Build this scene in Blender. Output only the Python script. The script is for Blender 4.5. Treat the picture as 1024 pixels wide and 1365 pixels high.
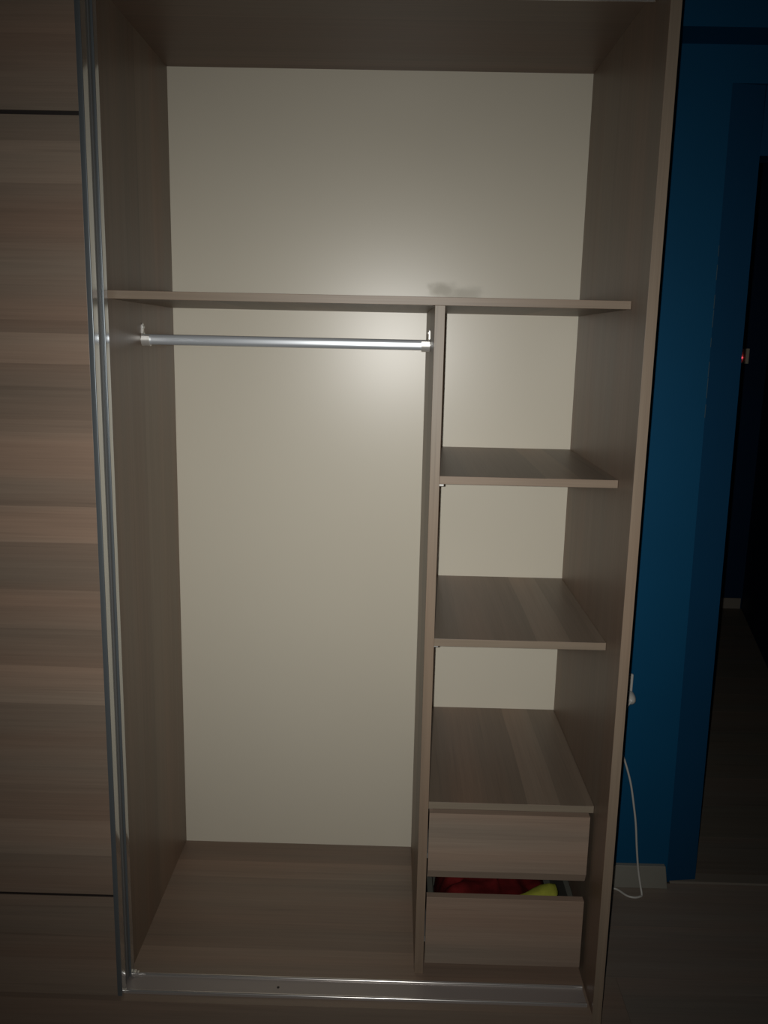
import bpy, bmesh, math, random
from mathutils import Matrix, Vector, noise

for o in list(bpy.data.objects):
    bpy.data.objects.remove(o)
S = bpy.context.scene
COL = S.collection

# ------------------------------------------------------------------ camera
CAM = Vector((0.5591, -1.5948, 1.3836))
RX = Vector((0.99964724, 0.01634745, 0.02093232))       # right
FW = Vector((-0.01197658, 0.98090836, -0.19410141))     # forward
UP = Vector((-0.02370575, 0.19378224, 0.98075811))      # up
cd = bpy.data.cameras.new('camera')
cam = bpy.data.objects.new('camera', cd)
COL.objects.link(cam)
rot = Matrix((RX, UP, -FW)).transposed().to_4x4()
cam.matrix_world = Matrix.Translation(CAM) @ rot
cd.sensor_fit = 'VERTICAL'
cd.sensor_height = 24.0
cd.lens = 1158.1 / 1365 * 24.0
cd.clip_start = 0.02
S.camera = cam

# ------------------------------------------------------------------ world, flash, exposure
S.view_settings.view_transform = 'Standard'
S.view_settings.look = 'None'
S.view_settings.gamma = 1.0
S.view_settings.exposure = 0.0
S.view_settings.use_curve_mapping = False
w = bpy.data.worlds.new('night')
S.world = w
w.use_nodes = True
w.node_tree.nodes['Background'].inputs[0].default_value = (0.5, 0.6, 0.8, 1)
w.node_tree.nodes['Background'].inputs[1].default_value = 0.001

# the phone's flash: a tiny lamp beside the lens, its beam bright in the middle and weak at the rim
FLASH_POWER = 90.0
BEAM = 8.0
ld = bpy.data.lights.new('phone_flash', 'POINT')
ld.energy = FLASH_POWER
ld.shadow_soft_size = 0.004
ld.color = (1.0, 0.985, 0.95)
ld.use_nodes = True
lt = ld.node_tree
em = lt.nodes['Emission']
tc = lt.nodes.new('ShaderNodeTexCoord')
sx = lt.nodes.new('ShaderNodeSeparateXYZ')
ab = lt.nodes.new('ShaderNodeMath'); ab.operation = 'MULTIPLY'; ab.inputs[1].default_value = -1.0
mx = lt.nodes.new('ShaderNodeMath'); mx.operation = 'MAXIMUM'; mx.inputs[1].default_value = 0.0
pw = lt.nodes.new('ShaderNodeMath'); pw.operation = 'POWER'; pw.inputs[1].default_value = BEAM
lt.links.new(tc.outputs['Normal'], sx.inputs[0])
lt.links.new(sx.outputs['Z'], ab.inputs[0])
lt.links.new(ab.outputs[0], mx.inputs[0])
lt.links.new(mx.outputs[0], pw.inputs[0])
lt.links.new(pw.outputs[0], em.inputs['Strength'])
lamp = bpy.data.objects.new('phone_flash', ld)
COL.objects.link(lamp)
lamp.matrix_world = Matrix.Translation(CAM - RX * 0.018 + UP * 0.002) @ rot @ Matrix.Rotation(math.radians(-1.2), 4, 'X')


# ------------------------------------------------------------------ materials
def new_mat(name):
    m = bpy.data.materials.new(name)
    m.use_nodes = True
    nt = m.node_tree
    return m, nt, nt.nodes['Principled BSDF']


def plain(name, col, rough=0.5, metal=0.0, spec=0.5, bump=0.0, bscale=200.0, var=0.0, vscale=3.0):
    m, nt, b = new_mat(name)
    b.inputs['Base Color'].default_value = (*col, 1)
    b.inputs['Roughness'].default_value = rough
    b.inputs['Metallic'].default_value = metal
    b.inputs['Specular IOR Level'].default_value = spec
    t = nt.nodes.new('ShaderNodeTexCoord')
    if var:
        n = nt.nodes.new('ShaderNodeTexNoise')
        n.inputs['Scale'].default_value = vscale
        n.inputs['Detail'].default_value = 5
        nt.links.new(t.outputs['Object'], n.inputs['Vector'])
        r = nt.nodes.new('ShaderNodeValToRGB')
        r.color_ramp.elements[0].position = 0.3
        r.color_ramp.elements[1].position = 0.7
        r.color_ramp.elements[0].color = (*[c * (1 - var) for c in col], 1)
        r.color_ramp.elements[1].color = (*[min(1, c * (1 + var)) for c in col], 1)
        nt.links.new(n.outputs['Fac'], r.inputs[0])
        nt.links.new(r.outputs[0], b.inputs['Base Color'])
    if bump:
        n2 = nt.nodes.new('ShaderNodeTexNoise')
        n2.inputs['Scale'].default_value = bscale
        n2.inputs['Detail'].default_value = 3
        nt.links.new(t.outputs['Object'], n2.inputs['Vector'])
        bp = nt.nodes.new('ShaderNodeBump')
        bp.inputs['Strength'].default_value = bump
        bp.inputs['Distance'].default_value = 0.001
        nt.links.new(n2.outputs['Fac'], bp.inputs['Height'])
        nt.links.new(bp.outputs[0], b.inputs['Normal'])
    return m


WOOD = (0.265, 0.198, 0.149)


def wood(name, across, along, bands=None, seed=0.0, lo=0.0, hi=2.0, base=WOOD, rough=0.42, contrast=1.0,
         random_width=0.09, wave=0.006, spec=0.4):
    """Printed laminate: boards of slightly different tone side by side (across), fine streaks running along."""
    m, nt, b = new_mat(name)
    N, L = nt.nodes.new, nt.links.new
    t = N('ShaderNodeTexCoord')
    sp = N('ShaderNodeSeparateXYZ')
    L(t.outputs['Object'], sp.inputs[0])
    ax = {'X': 0, 'Y': 1, 'Z': 2}
    # slow wobble of the board joints
    def noise_tex(sc_across, sc_along, sc_other, detail, rough_=0.5, off=0.0):
        mp = N('ShaderNodeMapping')
        s = [sc_other] * 3
        s[ax[across]] = sc_across
        s[ax[along]] = sc_along
        mp.inputs['Scale'].default_value = s
        mp.inputs['Location'].default_value = (seed * 3.1 + off, seed * 1.7 + off, seed * 2.3 + off)
        L(t.outputs['Object'], mp.inputs[0])
        n = N('ShaderNodeTexNoise')
        n.inputs['Scale'].default_value = 1.0
        n.inputs['Detail'].default_value = detail
        n.inputs['Roughness'].default_value = rough_
        L(mp.outputs[0], n.inputs['Vector'])
        return n.outputs['Fac']
    def math_(op, a, b_=None, c_=None):
        q = N('ShaderNodeMath'); q.operation = op
        for i, v in enumerate((a, b_, c_)):
            if v is None: continue
            if isinstance(v, (int, float)): q.inputs[i].default_value = v
            else: L(v, q.inputs[i])
        return q.outputs[0]
    wob = noise_tex(3.0, 2.2, 0.0, 3, 0.55, 5.0)
    coord = math_('MULTIPLY_ADD', math_('SUBTRACT', wob, 0.5), wave * 4, sp.outputs[ax[across]])
    nrm = N('ShaderNodeMapRange')
    nrm.inputs['From Min'].default_value = lo
    nrm.inputs['From Max'].default_value = hi
    L(coord, nrm.inputs['Value'])
    if bands is None:
        rnd = random.Random(int(seed * 97) + 5)
        bands = []
        p = lo
        while p < hi and len(bands) < 28:
            bands.append((p, rnd.choice((0.84, 0.9, 0.95, 1.0, 1.06)) + rnd.uniform(-.03, .03)))
            p += rnd.uniform(0.45, 1.5) * random_width
    cr = N('ShaderNodeValToRGB')
    cr.color_ramp.interpolation = 'CONSTANT'
    els = cr.color_ramp.elements
    while len(els) > 1: els.remove(els[-1])
    def tone(v):
        return (v * 0.5,) * 3 + (1,)
    first = True
    for p, v in sorted(bands)[:31]:
        q = (p - lo) / (hi - lo)
        if first:
            els[0].position = 0; els[0].color = tone(v); first = False
        else:
            e = els.new(min(max(q, 0), 1)); e.color = tone(v)
    L(nrm.outputs[0], cr.inputs[0])
    tn = math_('MULTIPLY', cr.outputs[0], 2.0)
    tn = math_('ADD', math_('MULTIPLY', math_('SUBTRACT', tn, 0.95), contrast), 0.95)
    # broad soft drift inside each board, medium streaks, hair-fine streaks
    g0 = noise_tex(22, 1.2, 1.2, 3, 0.6, 1.0)
    g1 = noise_tex(120, 2.5, 30, 4, 0.65, 2.0)
    g2 = noise_tex(650, 7.0, 120, 2, 0.6, 3.0)
    v = math_('MULTIPLY', tn, math_('MULTIPLY_ADD', math_('SUBTRACT', g0, 0.5), 0.26, 1.0))
    v = math_('MULTIPLY', v, math_('MULTIPLY_ADD', math_('SUBTRACT', g1, 0.5), 0.38, 1.0))
    v = math_('MULTIPLY', v, math_('MULTIPLY_ADD', math_('SUBTRACT', g2, 0.5), 0.22, 1.0))
    # sparse dark pores / cracks
    g3 = noise_tex(75, 1.6, 20, 2, 0.5, 9.0)
    dk = N('ShaderNodeMapRange')
    dk.inputs['From Min'].default_value = 0.66; dk.inputs['From Max'].default_value = 0.74
    dk.inputs['To Min'].default_value = 1.0; dk.inputs['To Max'].default_value = 0.84
    L(g3, dk.inputs['Value'])
    v = math_('MULTIPLY', v, dk.outputs[0])
    # warm / grey drift
    hue = noise_tex(9, 0.8, 0.8, 2, 0.5, 14.0)
    mixc = N('ShaderNodeMix'); mixc.data_type = 'RGBA'
    hm = N('ShaderNodeMapRange'); hm.inputs['From Min'].default_value = 0.35; hm.inputs['From Max'].default_value = 0.65
    L(hue, hm.inputs['Value'])
    L(hm.outputs[0], mixc.inputs[0])
    mixc.inputs[6].default_value = (base[0] * 0.96, base[1] * 1.01, base[2] * 1.03, 1)
    mixc.inputs[7].default_value = (base[0] * 1.06, base[1] * 0.98, base[2] * 0.95, 1)
    vm = N('ShaderNodeVectorMath'); vm.operation = 'SCALE'
    L(mixc.outputs[2], vm.inputs[0]); L(v, vm.inputs['Scale'])
    L(vm.outputs[0], b.inputs['Base Color'])
    b.inputs['Roughness'].default_value = rough
    b.inputs['Specular IOR Level'].default_value = spec
    bp = N('ShaderNodeBump'); bp.inputs['Strength'].default_value = 0.25; bp.inputs['Distance'].default_value = 0.0004
    L(g2, bp.inputs['Height']); L(bp.outputs[0], b.inputs['Normal'])
    return m


door_bands = [(0, .97), (.088, .87), (.2425, .88), (.333, 1.04), (.409, .88), (.492, .92), (.5656, .86), (.6617, 1.07), (.7402, .86),
              (.8173, .95), (.893, .86), (.9896, 1.08), (1.0552, .86), (1.0768, .95), (1.1126, 1.03), (1.1973, .94), (1.2252, .88),
              (1.3212, 1.08), (1.3818, .84), (1.40, .93), (1.4743, .97), (1.539, .86), (1.548, .89), (1.6342, 1.06), (1.7063, .87),
              (1.7577, .90), (1.8394, .87), (1.8773, .95)]
M = {}
M['door'] = wood('laminate_door', 'Z', 'X', door_bands, 1.0, 0, 2.0, contrast=1.25, wave=0.0025, base=(.285, .212, .158))
M['base'] = wood('laminate_base', 'Y', 'X', [(0, 1.04), (.17, .86), (.26, .92), (.33, .97), (.40, .90), (.44, 1.04), (.51, .84)], 2.0, 0, 1, wave=0.002)
M['shelf'] = wood('laminate_shelf', 'X', 'Y', [(0, .92), (.1, 1.0), (.2, .9), (.31, 1.03), (.4, .92), (.5, .98), (.6, .88), (.70, .93), (.77, .89), (.80, .86), (.856, 1.05), (.926, .90), (.98, .95)], 3.0, 0, 1.1, wave=0.0025, contrast=1.5, base=(.240, .176, .128))
M['side'] = wood('laminate_side', 'Y', 'Z', base=(.240, .174, .126), bands= [(0, .90), (.09, 1.0), (.17, .92), (.25, .96), (.33, 1.0), (.45, .93), (.53, 1.0)], seed=4.0, lo=0, hi=.65, contrast=.8, wave=0.002)
M['part'] = wood('laminate_partition', 'Y', 'Z', base=(.240, .174, .126), bands= [(0, .90), (.13, .97), (.24, .90), (.333, 1.03), (.47, .97)], seed=5.0, lo=0, hi=.65, contrast=1.4, wave=0.001)
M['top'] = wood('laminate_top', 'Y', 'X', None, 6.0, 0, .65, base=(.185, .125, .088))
M['drawer'] = wood('laminate_drawer', 'Z', 'X', [(0, .92), (.075, .98), (.13, .95), (.235, .97), (.300, 1.06), (.335, .93), (.36, .98)], 7.0, 0, .5, contrast=1.0, base=(.33, .25, .19))
M['edge_x'] = wood('edge_band_horizontal', 'Z', 'X', [(0, 1.05)], 8.0, 0, 2, base=(.258, .201, .146))
M['edge_z'] = wood('edge_band_vertical', 'X', 'Z', [(0, 1.05)], 9.0, 0, 2, base=(.258, .201, .146))
M['plinth'] = wood('laminate_plinth', 'Z', 'X', [(-.2, .92), (-.06, .98)], 10.0, -.2, .1, base=(.27, .20, .15))


def back_panel_mat():
    m, nt, b = new_mat('cream_hardboard')
    N, L = nt.nodes.new, nt.links.new
    t = N('ShaderNodeTexCoord')
    b.inputs['Roughness'].default_value = 0.32
    b.inputs['Specular IOR Level'].default_value = 0.55
    # two flat round smudges of grime above the long shelf
    def blob(loc, sc, a, c):
        mp = N('ShaderNodeMapping')
        mp.vector_type = 'POINT'
        mp.inputs['Location'].default_value = [-loc[i] * sc[i] for i in range(3)]
        mp.inputs['Scale'].default_value = sc
        L(t.outputs['Object'], mp.inputs[0])
        ln = N('ShaderNodeVectorMath'); ln.operation = 'LENGTH'
        L(mp.outputs[0], ln.inputs[0])
        nz = N('ShaderNodeTexNoise'); nz.inputs['Scale'].default_value = 38; nz.inputs['Detail'].default_value = 4
        L(t.outputs['Object'], nz.inputs['Vector'])
        ad = N('ShaderNodeMath'); ad.operation = 'MULTIPLY_ADD'; ad.inputs[1].default_value = 1.1
        L(nz.outputs['Fac'], ad.inputs[0]); L(ln.outputs['Value'], ad.inputs[2])
        mr = N('ShaderNodeMapRange')
        mr.interpolation_type = 'SMOOTHSTEP'
        mr.inputs['From Min'].default_value = a; mr.inputs['From Max'].default_value = c
        mr.inputs['To Min'].default_value = 1; mr.inputs['To Max'].default_value = 0
        L(ln.outputs['Value'] if False else ad.outputs[0], mr.inputs['Value'])
        return mr.outputs[0]
    b1 = blob((.665, .60, 1.508), (18, 1, 36), .7, 1.5)
    b2 = blob((.72, .60, 1.495), (16, 1, 34), .8, 1.6)
    mxn = N('ShaderNodeMath'); mxn.operation = 'MAXIMUM'
    L(b1, mxn.inputs[0]); L(b2, mxn.inputs[1])
    sc = N('ShaderNodeMath'); sc.operation = 'MULTIPLY'; sc.inputs[1].default_value = 0.33
    L(mxn.outputs[0], sc.inputs[0])
    mix = N('ShaderNodeMix'); mix.data_type = 'RGBA'
    L(sc.outputs[0], mix.inputs[0])
    mix.inputs[6].default_value = (.74, .69, .565, 1)
    mix.inputs[7].default_value = (.40, .385, .33, 1)
    nz = N('ShaderNodeTexNoise'); nz.inputs['Scale'].default_value = 2.5; nz.inputs['Detail'].default_value = 3
    L(t.outputs['Object'], nz.inputs['Vector'])
    mr = N('ShaderNodeMapRange'); mr.inputs['To Min'].default_value = .97; mr.inputs['To Max'].default_value = 1.03
    L(nz.outputs['Fac'], mr.inputs['Value'])
    vm = N('ShaderNodeVectorMath'); vm.operation = 'SCALE'
    L(mix.outputs[2], vm.inputs[0]); L(mr.outputs[0], vm.inputs['Scale'])
    L(vm.outputs[0], b.inputs['Base Color'])
    # the grime is also duller than the clean hardboard
    rr = N('ShaderNodeMath'); rr.operation = 'MULTIPLY_ADD'; rr.inputs[1].default_value = .5; rr.inputs[2].default_value = .32
    L(sc.outputs[0], rr.inputs[0]); L(rr.outputs[0], b.inputs['Roughness'])
    return m


def metal(name, col, rough, along, bump=.15):
    """aluminium drawn along one axis: hair lines run that way"""
    m, nt, b = new_mat(name)
    N, L = nt.nodes.new, nt.links.new
    b.inputs['Base Color'].default_value = (*col, 1)
    b.inputs['Metallic'].default_value = 1.0
    b.inputs['Roughness'].default_value = rough
    t = N('ShaderNodeTexCoord')
    mp = N('ShaderNodeMapping')
    s = [900, 900, 900]; s['XYZ'.index(along)] = 3
    mp.inputs['Scale'].default_value = s
    L(t.outputs['Object'], mp.inputs[0])
    n = N('ShaderNodeTexNoise'); n.inputs['Scale'].default_value = 1; n.inputs['Detail'].default_value = 2
    L(mp.outputs[0], n.inputs['Vector'])
    bp = N('ShaderNodeBump'); bp.inputs['Strength'].default_value = bump; bp.inputs['Distance'].default_value = .0002
    L(n.outputs['Fac'], bp.inputs['Height']); L(bp.outputs[0], b.inputs['Normal'])
    return m


M['back'] = back_panel_mat()
M['alu_z'] = metal('brushed_aluminium_upright', (.66, .68, .69), .13, 'Z', bump=.08)
M['alu_front'] = plain('satin_aluminium_upright_front', (.205, .23, .245), .33, .55, spec=.6)
M['alu_x'] = metal('brushed_aluminium_track', (.62, .59, .56), .19, 'X', bump=.1)
M['alu_x'].node_tree.nodes['Principled BSDF'].inputs['Metallic'].default_value = .65
M['alu_flat'] = plain('satin_aluminium_track_floor', (.36, .32, .30), .42, .25)
M['rod'] = plain('satin_rod', (.56, .59, .62), .30, .42, spec=.6)
M['chrome'] = plain('bright_zinc', (.80, .79, .75), .34, .6, spec=.8)
M['dark_strip'] = plain('dark_inlay', (.022, .016, .014), .5)
M['groove'] = plain('grey_brush_seal', (.22, .225, .225), .45, .35)
M['blue'] = plain('blue_wall_paint', (.0035, .078, .175), .6, spec=.15, bump=.25, bscale=260, var=.05)
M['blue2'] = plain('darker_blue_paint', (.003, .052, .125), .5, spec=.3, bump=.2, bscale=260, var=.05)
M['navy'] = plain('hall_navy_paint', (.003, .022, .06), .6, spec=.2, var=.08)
M['ceiling'] = plain('ceiling_paint', (.5, .5, .48), .8)
M['skirting'] = plain('grey_skirting', (.275, .265, .225), .5, var=.06, vscale=8)
M['thresh'] = plain('grey_threshold', (.21, .18, .145), .5)
M['white_plastic'] = plain('white_plastic', (.62, .60, .55), .35)
M['grey_plastic'] = plain('switch_plastic', (.75, .68, .52), .4)
M['red'] = plain('red_cloth', (.115, .009, .009), .9, spec=.1, bump=.6, bscale=700, var=.3, vscale=28)
M['yellow'] = plain('yellow_cloth', (.33, .34, .045), .85, spec=.1, bump=.6, bscale=700, var=.15, vscale=40)
M['drawer_box'] = plain('grey_drawer_lining', (.12, .12, .10), .5)
M['concrete'] = plain('subfloor', (.05, .045, .04), .9)
lamm, nt_, b_ = new_mat('red_pilot_lamp')
b_.inputs['Base Color'].default_value = (.5, .02, .03, 1)
b_.inputs['Emission Color'].default_value = (1, .10, .14, 1)
b_.inputs['Emission Strength'].default_value = 1.1
M['led'] = lamm
M['plank'] = [wood('floor_plank_%s' % n, 'Y', 'X', None, 20.0 + i, 0, .2, base=c, rough=.5, random_width=.07, contrast=.6, spec=.25)
              for i, (n, c) in enumerate((('dark', (.25, .21, .165)), ('mid', (.28, .225, .18)), ('brown', (.28, .215, .165))))]
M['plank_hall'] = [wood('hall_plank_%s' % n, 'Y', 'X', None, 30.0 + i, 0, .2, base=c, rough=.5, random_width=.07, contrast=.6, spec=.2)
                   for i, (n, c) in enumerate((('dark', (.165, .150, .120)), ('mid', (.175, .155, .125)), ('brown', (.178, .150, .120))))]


# ------------------------------------------------------------------ geometry helpers
def bx(bm, x0, x1, y0, y1, z0, z1, bevel=0.0, edge_front=None):
    vs = [bm.verts.new((x, y, z)) for x in (x0, x1) for y in (y0, y1) for z in (z0, z1)]
    F = [(0, 1, 3, 2), (4, 6, 7, 5), (0, 4, 5, 1), (2, 3, 7, 6), (0, 2, 6, 4), (1, 5, 7, 3)]
    fs = [bm.faces.new([vs[i] for i in f]) for f in F]
    if edge_front is not None:
        fs[2].material_index = edge_front
    if bevel:
        es = list({e for f in fs for e in f.edges})
        bmesh.ops.bevel(bm, geom=es, offset=bevel, segments=2, profile=.5, affect='EDGES', clamp_overlap=True)
    return bm


def box(*a, **k):
    return bx(bmesh.new(), *a, **k)


def extrude_poly(bm, pts, axis, a, b):
    """closed outline pts (2-D) extruded along an axis from a to b"""
    def P(p, t):
        if axis == 'Z': return (p[0], p[1], t)
        if axis == 'X': return (t, p[0], p[1])
        return (p[0], t, p[1])
    A = [bm.verts.new(P(p, a)) for p in pts]
    B = [bm.verts.new(P(p, b)) for p in pts]
    n = len(pts)
    for i in range(n):
        bm.faces.new((A[i], A[(i + 1) % n], B[(i + 1) % n], B[i]))
    bm.faces.new(A); bm.faces.new(B)
    bmesh.ops.recalc_face_normals(bm, faces=bm.faces)
    return bm


def tube(bm, pts, r, seg=10, caps=True):
    rings = []
    n = len(pts)
    for i, p in enumerate(pts):
        p = Vector(p)
        d = (Vector(pts[min(i + 1, n - 1)]) - Vector(pts[max(i - 1, 0)])).normalized()
        u = d.cross(Vector((0, 1, 0)))
        if u.length < .05: u = d.cross(Vector((1, 0, 0)))
        u.normalize(); v = d.cross(u)
        rr = r[i] if isinstance(r, (list, tuple)) else r
        rings.append([bm.verts.new(p + (u * math.cos(a) + v * math.sin(a)) * rr) for a in [2 * math.pi * k / seg for k in range(seg)]])
    for a, b in zip(rings, rings[1:]):
        for k in range(seg):
            bm.faces.new((a[k], a[(k + 1) % seg], b[(k + 1) % seg], b[k]))
    if caps:
        bm.faces.new(rings[0]); bm.faces.new(rings[-1])
    bmesh.ops.recalc_face_normals(bm, faces=bm.faces)
    return bm


def obj(name, bm, mats, parent=None, smooth=False, angle=None, root=None):
    me = bpy.data.meshes.new(name)
    if not isinstance(mats, (list, tuple)): mats = [mats]
    # geometry is written in room coordinates; shift when the parent sits elsewhere
    off = Vector((0, 0, 0))
    if root is not None:
        off = root
        bmesh.ops.translate(bm, verts=bm.verts, vec=-off)
    bm.to_mesh(me); bm.free()
    for m in mats: me.materials.append(m)
    o = bpy.data.objects.new(name, me)
    COL.objects.link(o)
    if parent is not None:
        o.parent = parent
    elif root is not None:
        o.location = off
    if smooth:
        for p in me.polygons: p.use_smooth = True
        if angle:
            me.set_sharp_from_angle(angle=math.radians(angle))
    return o


def struct(name, bm, mats, **k):
    o = obj(name, bm, mats, **k)
    o['kind'] = 'structure'
    return o


def thing(name, label, cat, loc=(0, 0, 0), group=None):
    o = bpy.data.objects.new(name, None)
    COL.objects.link(o)
    o.location = loc
    o.empty_display_size = .1
    o['label'] = label; o['category'] = cat
    if group: o['group'] = group
    return o


# ------------------------------------------------------------------ room shell
FZ = -0.101          # room floor; z = 0 is the wardrobe's inner floor
WY = 0.605           # wall behind the wardrobe
D = 0.601
CZ = 2.55
XL, XRm, YF = -1.9, 2.75, -2.9

floor = struct('floor', box(XL, 3.2, YF, 3.5, FZ - .05, FZ - .008), M['concrete'])
random.seed(4)
PW = .19


def planks(y0, rows, x0, x1, kind=''):
    """laminate boards laid along X, one object each, sharing three meshes per length"""
    cache = {}
    for r in range(rows):
        yy = y0 + r * PW
        x = x0 - random.uniform(0, 1.0)
        while x < x1:
            a, b = max(x, x0), min(x + 1.28, x1)
            if b - a > .05:
                k = random.randrange(3)
                ln = round(b - a, 3)
                if (k, ln) not in cache:
                    me = bpy.data.meshes.new('floor_plank')
                    bm = box(0, ln - .0005, 0, PW - .0006, 0, .008)
                    bm.to_mesh(me); bm.free()
                    me.materials.append(M['plank' + kind][k])
                    cache[(k, ln)] = me
                o = bpy.data.objects.new('floor_plank', cache[(k, ln)])
                COL.objects.link(o)
                o.parent = floor
                o.location = (a, yy, FZ - .008)
            x += 1.28


planks(.617 - 10 * PW, 10, -.6, XRm)          # the bedroom, up to the threshold
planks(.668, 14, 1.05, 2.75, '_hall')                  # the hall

OX0, OX1, OZ = 1.436, 2.26, 1.834             # doorway
OX1_ = 1.409                                   # its edge leans a little, as old plaster does
bm = bmesh.new()
extrude_poly(bm, [(XL, FZ), (1.345, FZ), (1.326, 1.99), (1.326, 2.073), (XL, 2.073)], 'Y', WY, WY + .095)
struct('wall_back', bm, M['blue'])
# the strip of wall beside the doorway is set back a little and painted darker
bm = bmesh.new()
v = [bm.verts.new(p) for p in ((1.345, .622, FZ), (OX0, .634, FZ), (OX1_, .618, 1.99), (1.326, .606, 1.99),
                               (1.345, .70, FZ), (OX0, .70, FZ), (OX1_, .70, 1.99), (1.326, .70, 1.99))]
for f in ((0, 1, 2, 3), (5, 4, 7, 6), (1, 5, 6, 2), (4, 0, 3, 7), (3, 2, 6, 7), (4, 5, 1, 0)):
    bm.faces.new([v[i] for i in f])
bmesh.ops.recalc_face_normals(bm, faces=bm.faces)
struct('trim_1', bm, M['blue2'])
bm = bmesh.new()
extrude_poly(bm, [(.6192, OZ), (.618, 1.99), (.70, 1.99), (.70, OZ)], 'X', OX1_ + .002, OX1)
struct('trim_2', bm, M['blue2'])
struct('wall_back_lintel', box(1.326, XRm, WY, .70, 1.99, 2.073), M['blue'])
struct('wall_back_right', box(OX1, XRm, WY, .70, FZ, 1.99), M['blue'])
struct('wall_back_beam', box(XL, XRm, .492, .70, 2.073, CZ), M['blue'])
# chipped paint on the outer corner of the wall, a thin pale line
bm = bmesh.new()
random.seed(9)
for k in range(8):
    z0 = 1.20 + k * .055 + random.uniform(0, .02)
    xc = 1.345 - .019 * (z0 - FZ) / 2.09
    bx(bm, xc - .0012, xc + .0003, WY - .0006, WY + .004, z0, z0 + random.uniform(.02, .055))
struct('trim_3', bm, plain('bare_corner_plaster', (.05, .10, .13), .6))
struct('ceiling', box(XL, 3.2, YF, 3.5, CZ, CZ + .1), M['ceiling'])
struct('wall_left', box(XL - .1, XL, YF, .70, FZ, CZ), M['blue'])
struct('wall_front', box(XL - .1, XRm + .1, YF - .1, YF, FZ, CZ), M['blue'])
struct('wall_right', box(XRm, XRm + .1, YF, .70, FZ, CZ), M['blue'])
# hall beyond the doorway
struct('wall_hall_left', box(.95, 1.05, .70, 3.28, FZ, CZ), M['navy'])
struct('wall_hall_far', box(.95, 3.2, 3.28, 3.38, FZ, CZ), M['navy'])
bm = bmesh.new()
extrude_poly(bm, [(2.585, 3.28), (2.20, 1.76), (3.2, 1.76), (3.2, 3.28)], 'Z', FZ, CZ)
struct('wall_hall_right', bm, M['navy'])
struct('baseboard_hall', box(1.05, 2.575, 3.268, 3.28, FZ, -.038, bevel=.002), plain('hall_skirting', (.26, .23, .19), .5))
bm = bmesh.new()
extrude_poly(bm, [(1.02, FZ), (1.345, FZ), (1.335, -.0325), (1.02, -.0325)], 'Y', .590, WY)
bmesh.ops.bevel(bm, geom=bm.edges[:], offset=.0015, segments=1, affect='EDGES')
struct('baseboard_back', bm, M['skirting'])
bm = bmesh.new()
extrude_poly(bm, [(.617, FZ), (.622, FZ + .004), (.662, FZ + .004), (.667, FZ)], 'X', 1.36, OX1)
struct('trim_4', bm, M['thresh'])

# ------------------------------------------------------------------ the wardrobe
W0 = Vector((0, .3, FZ))
ward = thing('wardrobe', 'open taupe wood laminate sliding wardrobe with cream back, shelves, drawers and hanging rod', 'wardrobe', W0)
H = 2.0034
TS = .0197
BT = .016
bvl = .0005


def wp(name, bm, mats, parent=None, **k):
    """a part of the wardrobe, written in room coordinates; the texture follows the part's own origin"""
    o = obj(name, bm, mats, parent=parent or ward, **k)
    if parent is None:
        o.location = -W0
    return o


XW = -1.03      # far left outer panel of the wardrobe
wp('back_panel', box(XW, 1.0, D, D + .003, 0, H), M['back'])
wp('side_panel', box(1.0, 1.0 + TS, 0, D + .003, FZ, H + .018, bevel=bvl, edge_front=1), [M['side'], M['edge_z']])
wp('side_panel', box(XW - TS, XW, 0, D + .003, FZ, H + .018, bevel=bvl, edge_front=1), [M['side'], M['edge_z']])
wp('partition', box(-.018, 0, .1, D, 0, H, bevel=bvl, edge_front=1), [M['part'], M['edge_z']])
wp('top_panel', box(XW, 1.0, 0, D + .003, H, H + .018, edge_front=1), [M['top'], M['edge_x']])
wp('bottom_panel', box(XW, 1.0, 0, D, -.018, 0, edge_front=1), [M['base'], M['plinth']])
wp('plinth', box(XW, 1.0, 0.0004, .022, FZ, -.0182), M['plinth'])
YS = .1072
Xd, Xe = .6273, .647
wp('divider', box(Xd, Xe, YS, D, 0, 1.4506, bevel=bvl, edge_front=1), [M['part'], M['edge_z']])
wp('long_shelf', box(0, .9995, YS, D, 1.4506, 1.4662, bevel=bvl, edge_front=1), [M['shelf'], M['edge_x']])
for k, z in enumerate((1.1219, .7842, .4184)):
    sh = wp('shelf', box(Xe, .9995, YS, D, z - BT, z, bevel=bvl, edge_front=1), [M['shelf'], M['edge_x']])
    bm = bmesh.new()
    tube(bm, [(Xe, YS + .012, z - BT - .0035), (Xe + .009, YS + .012, z - BT - .0035)], .0032, 10)
    sp_ = wp('shelf_pin', bm, M['chrome'], parent=sh)

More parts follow.
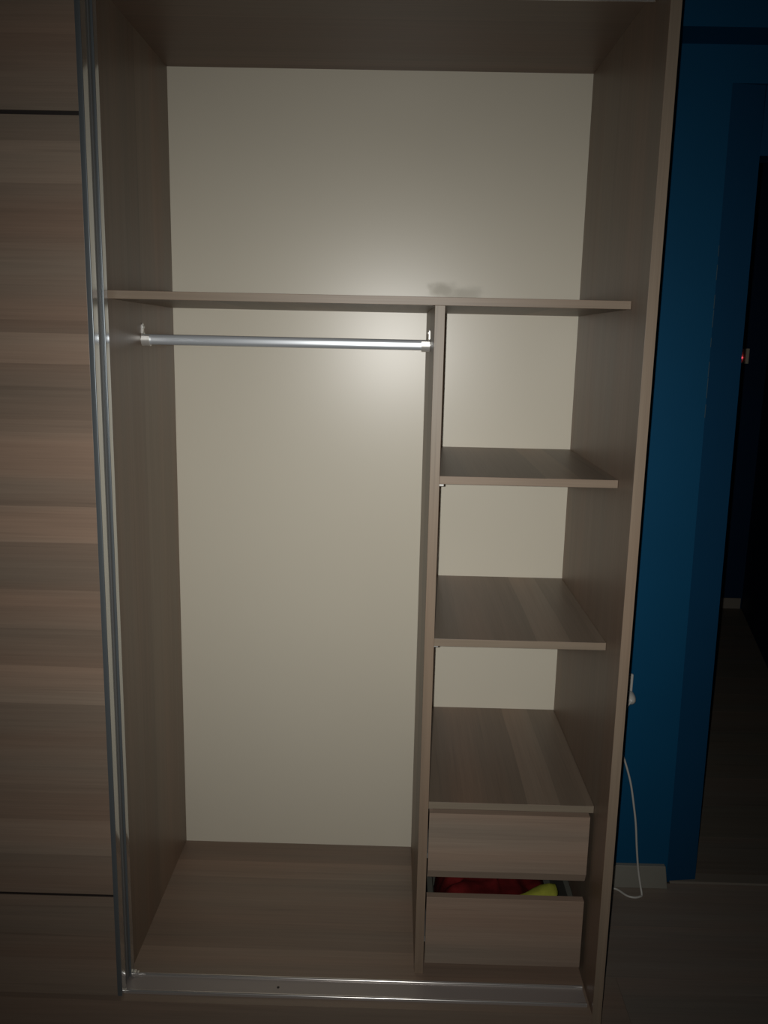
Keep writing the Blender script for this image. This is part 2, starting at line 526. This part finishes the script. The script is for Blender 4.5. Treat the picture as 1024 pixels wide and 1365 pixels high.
# drawers
def drawer(z0, z1, groove):
    x0, x1 = .6495, .9925
    yf = .1045
    bm = bmesh.new()
    if groove:      # lower edge of the front is cut back as a finger grip
        pts = [(yf, z0 + .021), (yf + .009, z0), (yf + .018, z0), (yf + .018, z1), (yf, z1)]
        extrude_poly(bm, pts, 'X', x0, x1)
    else:
        bx(bm, x0, x1, yf, yf + .018, z0, z1, bevel=bvl)
    dr = wp('drawer', bm, M['drawer'])
    t = .012
    bz0, bz1 = z0 + .012, z0 + .12
    y0, y1 = yf + .018, .56
    wp('drawer_side', box(x0 + .006, x0 + .006 + t, y0, y1, bz0, bz1), M['drawer_box'], parent=dr)
    wp('drawer_side', box(x1 - .006 - t, x1 - .006, y0, y1, bz0, bz1), M['drawer_box'], parent=dr)
    wp('drawer_back', box(x0 + .018, x1 - .018, y1 - t, y1, bz0, bz1), M['drawer_box'], parent=dr)
    wp('drawer_bottom', box(x0 + .018, x1 - .018, y0, y1 - t, bz0, bz0 + .004), M['drawer_box'], parent=dr)
    for xx in (Xe + .0003, x1 - .0055):
        wp('slide_rail', box(xx, xx + (.0075 if xx < .8 else .0125), y0 + .01, y1 - .02, bz0 + .02, bz0 + .032), M['chrome'], parent=dr)


drawer(.2368, .3935, True)
drawer(.0295, .1925, False)

# hanging rod with its two end brackets
RY, RZ = .331, 1.3745
bm = bmesh.new()
def se(a, rx, rz, n=2.9):
    c, s_ = math.cos(a), math.sin(a)
    return (RY + rx * math.copysign(abs(c) ** (2 / n), c), RZ + rz * math.copysign(abs(s_) ** (2 / n), s_))


pts = [se(2 * math.pi * k / 44, .0085, .0112) for k in range(44)]
extrude_poly(bm, pts, 'X', .005, Xd - .005)
rod = wp('hanging_rod', bm, M['rod'], smooth=True, angle=50)
for side, x in ((1, 0.0), (-1, Xd)):
    bm = bmesh.new()
    # wall plate with an ear above it and a half cup that carries the rod
    ear = [(RY - .007, RZ - .008), (RY + .007, RZ - .008), (RY + .006, RZ + .016), (RY + .0045, RZ + .031), (RY, RZ + .035), (RY - .0045, RZ + .031), (RY - .006, RZ + .016)]
    extrude_poly(bm, ear, 'X', x, x + side * .0025)
    cup = [(RY + .0135 * math.cos(a), RZ + .0145 * math.sin(a)) for a in [math.pi * (1 + k / 14) for k in range(15)]]
    cup = cup + [(RY + .013, RZ + .007), (RY + .0095, RZ + .009), (RY + .0095, RZ - .001)] + \
        [(RY + .0098 * math.cos(a), RZ + .012 * math.sin(a)) for a in [math.pi * (2 - k / 14) for k in range(1, 14)]] + \
        [(RY - .0095, RZ - .001), (RY - .0095, RZ + .009), (RY - .013, RZ + .007)]
    extrude_poly(bm, cup, 'X', x + side * .001, x + side * .018)
    extrude_poly(bm, [(RY + .0135 * math.cos(a), RZ + .0145 * math.sin(a)) for a in [2 * math.pi * k / 24 for k in range(24)]], 'X', x, x + side * .004)
    br = wp('bracket', bm, M['chrome'], parent=rod, smooth=True, angle=35)
    bm = bmesh.new()
    for zz in (RZ + .026,):
        tube(bm, [(x + side * .0025, RY, zz), (x + side * .0045, RY, zz), (x + side * .0055, RY, zz)], [.0036, .0036, .0018], 12)
    wp('screw', bm, M['chrome'], parent=rod, smooth=True, angle=40)

# floor track: a flat strip between two rounded rails
TX0, TX1 = XW, .9945
bm = bmesh.new()
def rail(yc, hw, hb, ht, n=10):        # rounded crest, from its far side to its near side
    return [(yc + hw * math.cos(math.pi * k / n), hb + (ht - hb) * math.sin(math.pi * k / n)) for k in range(n + 1)]


pts = [(.0212, 0), (.0800, 0)] + rail(.0760, .0040, .0030, .0072) + [(.0720, .0016), (.0292, .0016)] + rail(.0252, .0040, .0030, .0072)
extrude_poly(bm, pts, 'X', TX0, TX1)
for f in bm.faces:
    c = f.calc_center_median()
    if abs(c.z - .0016) < .0002: f.material_index = 1
trk = wp('floor_track', bm, [M['alu_x'], M['alu_flat']], smooth=True, angle=60)
bm = bmesh.new()
tube(bm, [(.3315, .05, .0016), (.3315, .05, .0026)], .0028, 12)
wp('screw', bm, M['dark_strip'], parent=trk)
bm = bmesh.new()
pts = [(.0185, H), (.0825, H), (.0825, H - .028), (.0800, H - .028), (.0800, H - .003), (.0515, H - .003), (.0515, H - .028),
       (.0495, H - .028), (.0495, H - .003), (.0210, H - .003), (.0210, H - .028), (.0185, H - .028)]
extrude_poly(bm, pts, 'X', TX0, TX1)
wp('ceiling_track', bm, M['alu_x'])


# sliding doors, both pushed to the left: aluminium uprights, three laminate boards, two dark inlay strips
def upright_outline(x_right, y0, y1, w, flip=False):
    """bulged front, rounded outer corner, flat side; x_right is the outer side face"""
    r = .0016
    P = []
    P.append((x_right - w, y1))
    P.append((x_right - w, y0 + .0018))
    n = 6
    for k in range(n + 1):                       # gentle bulge across the front face
        t = k / n
        P.append((x_right - w + .0004 + (w - r - .0004) * t, y0 + .0016 * (1 - math.sin(math.pi * (.25 + .35 * t)))))
    y_last = P[-1][1]
    for k in range(1, 7):
        a = math.pi / 2 * k / 6
        P.append((x_right - r + r * math.sin(a), y_last + r * (1 - math.cos(a))))
    P.append((x_right, y1 - .0015))
    P.append((x_right - .0015, y1))
    if flip:
        pass
    return P


def sliding_door(x0, x1, y0, y1, z0, z1):
    w = .0105
    bm = bmesh.new()
    extrude_poly(bm, upright_outline(x1, y0, y1, w), 'Z', z0, z1)
    left = [(x0 + (x1 - p[0]), p[1]) for p in upright_outline(x1, y0, y1, w)]
    extrude_poly(bm, left, 'Z', z0, z1)
    # thin rails hold the boards at head and foot (behind the board faces)
    bx(bm, x0 + w, x1 - w, y0 + .010, y1 - .001, z0 + .002, z0 + .02)
    bx(bm, x0 + w, x1 - w, y0 + .010, y1 - .001, z1 - .02, z1 - .002)
    for f in bm.faces:      # side faces are polished, the bulged front is satin
        f.material_index = 0 if abs(f.normal.x) > .9 else 1
    dr = wp('sliding_door', bm, [M['alu_z'], M['alu_front']], smooth=True, angle=40)
    cuts = [(z0 + .0, .2392), (.2460, 1.7545), (1.7615, z1)]
    for a, b in cuts:
        wp('door_panel', box(x0 + w, x1 - w, y0 + .0015, y0 + .010, a, b, bevel=.0006), M['door'], parent=dr)
    for a, b in ((.2392, .2460), (1.7545, 1.7615)):
        wp('inlay_strip', box(x0 + w, x1 - w, y0 + .0045, y0 + .010, a, b), M['dark_strip'], parent=dr)
    return dr


d1 = sliding_door(-1.018, .0070, .004, .030, .0078, 1.985)
d2 = sliding_door(-1.014, .0088, .062, .083, .0078, 1.985)
# brushed fin and brush seal filling the slot between the two doors
bm = bmesh.new()
extrude_poly(bm, [(-.006, .0305), (.0045, .0305), (.0045, .0400), (.0030, .0415), (.0030, .0500), (.0045, .0515), (.0045, .0600), (-.006, .0600)], 'Z', .010, 1.98)
wp('edge_fin', bm, M['groove'], parent=d1)
# little zinc guide block at the foot of the rear door
for a in ((.0092, .0155, .070, .080, .0080, .0120), (.0165, .0215, .0715, .079, .0078, .0105), (.0015, .0085, .0200, .0300, .0018, .0070)):
    wp('guide_block', box(*a, bevel=.0012), M['chrome'], parent=d2, smooth=True, angle=40)


# ------------------------------------------------------------------ cloths in the lower drawer
def cloth_mesh(x0, x1, y0, y1, zb, zt, seed, nx=40, ny=24, amp=.012, plan=None):
    """a soft folded heap: closed surface with a flat underside"""
    bm = bmesh.new()
    def top(u, v):
        e = min(u, 1 - u) * (x1 - x0) / .03
        f = min(v, 1 - v) * (y1 - y0) / .02
        rim = math.sqrt(max(0, 1 - (1 - min(e, 1)) ** 2)) * math.sqrt(max(0, 1 - (1 - min(f, 1)) ** 2))
        x = x0 + u * (x1 - x0); y = y0 + v * (y1 - y0)
        n = noise.noise(Vector((x * 22, y * 30, seed))) + .5 * noise.noise(Vector((x * 60, y * 70, seed + 3)))
        ridge = math.sin((x * 60 + 2 * n) + y * 35) * .25
        return zb + (zt - zb + amp * (n + ridge)) * rim
    T = [[bm.verts.new((x0 + i / nx * (x1 - x0), y0 + j / ny * (y1 - y0), max(top(i / nx, j / ny), zb + .001))) for j in range(ny + 1)] for i in range(nx + 1)]
    B = [[bm.verts.new((x0 + i / nx * (x1 - x0), y0 + j / ny * (y1 - y0), zb)) for j in range(ny + 1)] for i in range(nx + 1)]
    for i in range(nx):
        for j in range(ny):
            bm.faces.new((T[i][j], T[i + 1][j], T[i + 1][j + 1], T[i][j + 1]))
            bm.faces.new((B[i][j], B[i][j + 1], B[i + 1][j + 1], B[i + 1][j]))
    for i in range(nx):
        bm.faces.new((T[i][0], B[i][0], B[i + 1][0], T[i + 1][0]))
        bm.faces.new((T[i][ny], T[i + 1][ny], B[i + 1][ny], B[i][ny]))
    for j in range(ny):
        bm.faces.new((T[0][j], T[0][j + 1], B[0][j + 1], B[0][j]))
        bm.faces.new((T[nx][j], B[nx][j], B[nx][j + 1], T[nx][j + 1]))
    return bm


r0 = Vector((.78, .24, .0455))
bm = cloth_mesh(.679, .952, .1235, .36, .0457, .163, 2.0)
for v_ in bm.verts:       # the pile drops to the right and under the yellow piece
    if v_.co.z > .05 and v_.co.x > .85:
        v_.co.z = .0457 + (v_.co.z - .0457) * (1 - .38 * min(1, (v_.co.x - .85) / .05))
    if v_.co.z > .05 and v_.co.x > .82:
        v_.co.z = min(v_.co.z, .146)
red = obj('red_cloth', bm, M['red'], root=r0, smooth=True)
red['label'] = 'dark red folded cloth filling the partly open lower drawer'; red['category'] = 'cloth'

# yellow cloth: a rolled, tapering end lying on the red one
bm = bmesh.new()
path = [(.846, .150, .1665), (.858, .155, .1685), (.875, .161, .1705), (.895, .166, .1725), (.915, .169, .1745), (.930, .171, .1760), (.941, .171, .1760), (.947, .171, .1740)]
rad = [.002, .006, .0105, .0155, .020, .0225, .019, .006]
tube(bm, path, rad, 20)
for v_ in bm.verts:
    c = v_.co
    n = noise.noise(Vector((c.x * 55, c.y * 60, c.z * 60))) + .5 * noise.noise(Vector((c.x * 120, c.y * 110, c.z * 120)))
    c.z += .004 * n
    c.y += .003 * math.sin(c.x * 160 + c.z * 200)
    c.z = .1625 + (c.z - .172) * .85 + (.002 if c.x > .92 else 0)
y0_ = Vector((.90, .17, .148))
yel = obj('yellow_cloth', bm, M['yellow'], root=y0_, smooth=True)
yel['label'] = 'small bright yellow rolled cloth lying on the red cloth in the lower drawer'; yel['category'] = 'cloth'

# ------------------------------------------------------------------ socket, plug and cord beside the wardrobe
s0 = Vector((1.166, WY, .49))
sock = thing('wall_socket', 'white wall socket half hidden behind the wardrobe on the blue wall', 'socket', s0)
obj('socket_plate', box(1.132, 1.2050, .594, WY, .452, .527, bevel=.003), M['white_plastic'], parent=sock, root=s0)
bm = bmesh.new()
tube(bm, [(1.172, .597, .490), (1.172, .594, .490)], .022, 24)
obj('socket_face', bm, M['white_plastic'], parent=sock, root=s0)
c0 = Vector((1.186, .575, .468))
cord = thing('power_cord', 'thin white power cord hanging from the socket down the blue wall to the floor', 'cord', c0)
bm = bmesh.new()
tube(bm, [(1.194, .5935, .470), (1.194, .588, .470), (1.194, .572, .468), (1.194, .560, .465), (1.194, .556, .463)], [.0125, .0145, .0145, .011, .005], 16)
obj('plug', bm, M['white_plastic'], parent=cord, root=c0, smooth=True, angle=45)


def spline(P, n=10):
    out = []
    Q = [P[0]] + list(P) + [P[-1]]
    for i in range(1, len(Q) - 2):
        p0, p1, p2, p3 = [Vector(q) for q in Q[i - 1:i + 3]]
        for k in range(n):
            t = k / n
            out.append(.5 * ((2 * p1) + (-p0 + p2) * t + (2 * p0 - 5 * p1 + 4 * p2 - p3) * t * t + (-p0 + 3 * p1 - 3 * p2 + p3) * t ** 3))
    out.append(Vector(P[-1]))
    return out


bm = bmesh.new()
cp = [(1.193, .557, .467), (1.180, .562, .44), (1.172, .575, .38), (1.178, .585, .325), (1.197, .587, .283), (1.217, .585, .22), (1.231, .583, .15), (1.2395, .581, .0975), (1.247, .580, .03),
      (1.2555, .578, -.035), (1.262, .570, -.075), (1.264, .556, -.0975), (1.256, .548, FZ + .003), (1.240, .544, FZ + .003), (1.222, .551, FZ + .003), (1.204, .575, FZ + .003), (1.190, .582, FZ + .003), (1.16, .580, FZ + .003), (1.10, .575, FZ + .003), (1.05, .56, FZ + .003)]
tube(bm, spline(cp), .0029, 8)
obj('cable', bm, M['white_plastic'], parent=cord, root=c0, smooth=True)

# ------------------------------------------------------------------ switch with a pilot lamp in the hall
k0 = Vector((2.456, 3.28, 1.34))
sw = thing('light_switch', 'light switch with small red pilot lamp on the dark hall wall', 'switch', k0)
obj('switch_plate', box(2.418, 2.482, 3.270, 3.28, 1.298, 1.380, bevel=.003), M['grey_plastic'], parent=sw, root=k0)
obj('rocker', box(2.446, 2.478, 3.264, 3.270, 1.306, 1.372, bevel=.002), M['grey_plastic'], parent=sw, root=k0)
bm = bmesh.new()
bmesh.ops.create_icosphere(bm, subdivisions=2, radius=.0065, matrix=Matrix.Translation((2.438, 3.2635, 1.330)))
obj('pilot_lamp', bm, M['led'], parent=sw, root=k0, smooth=True)
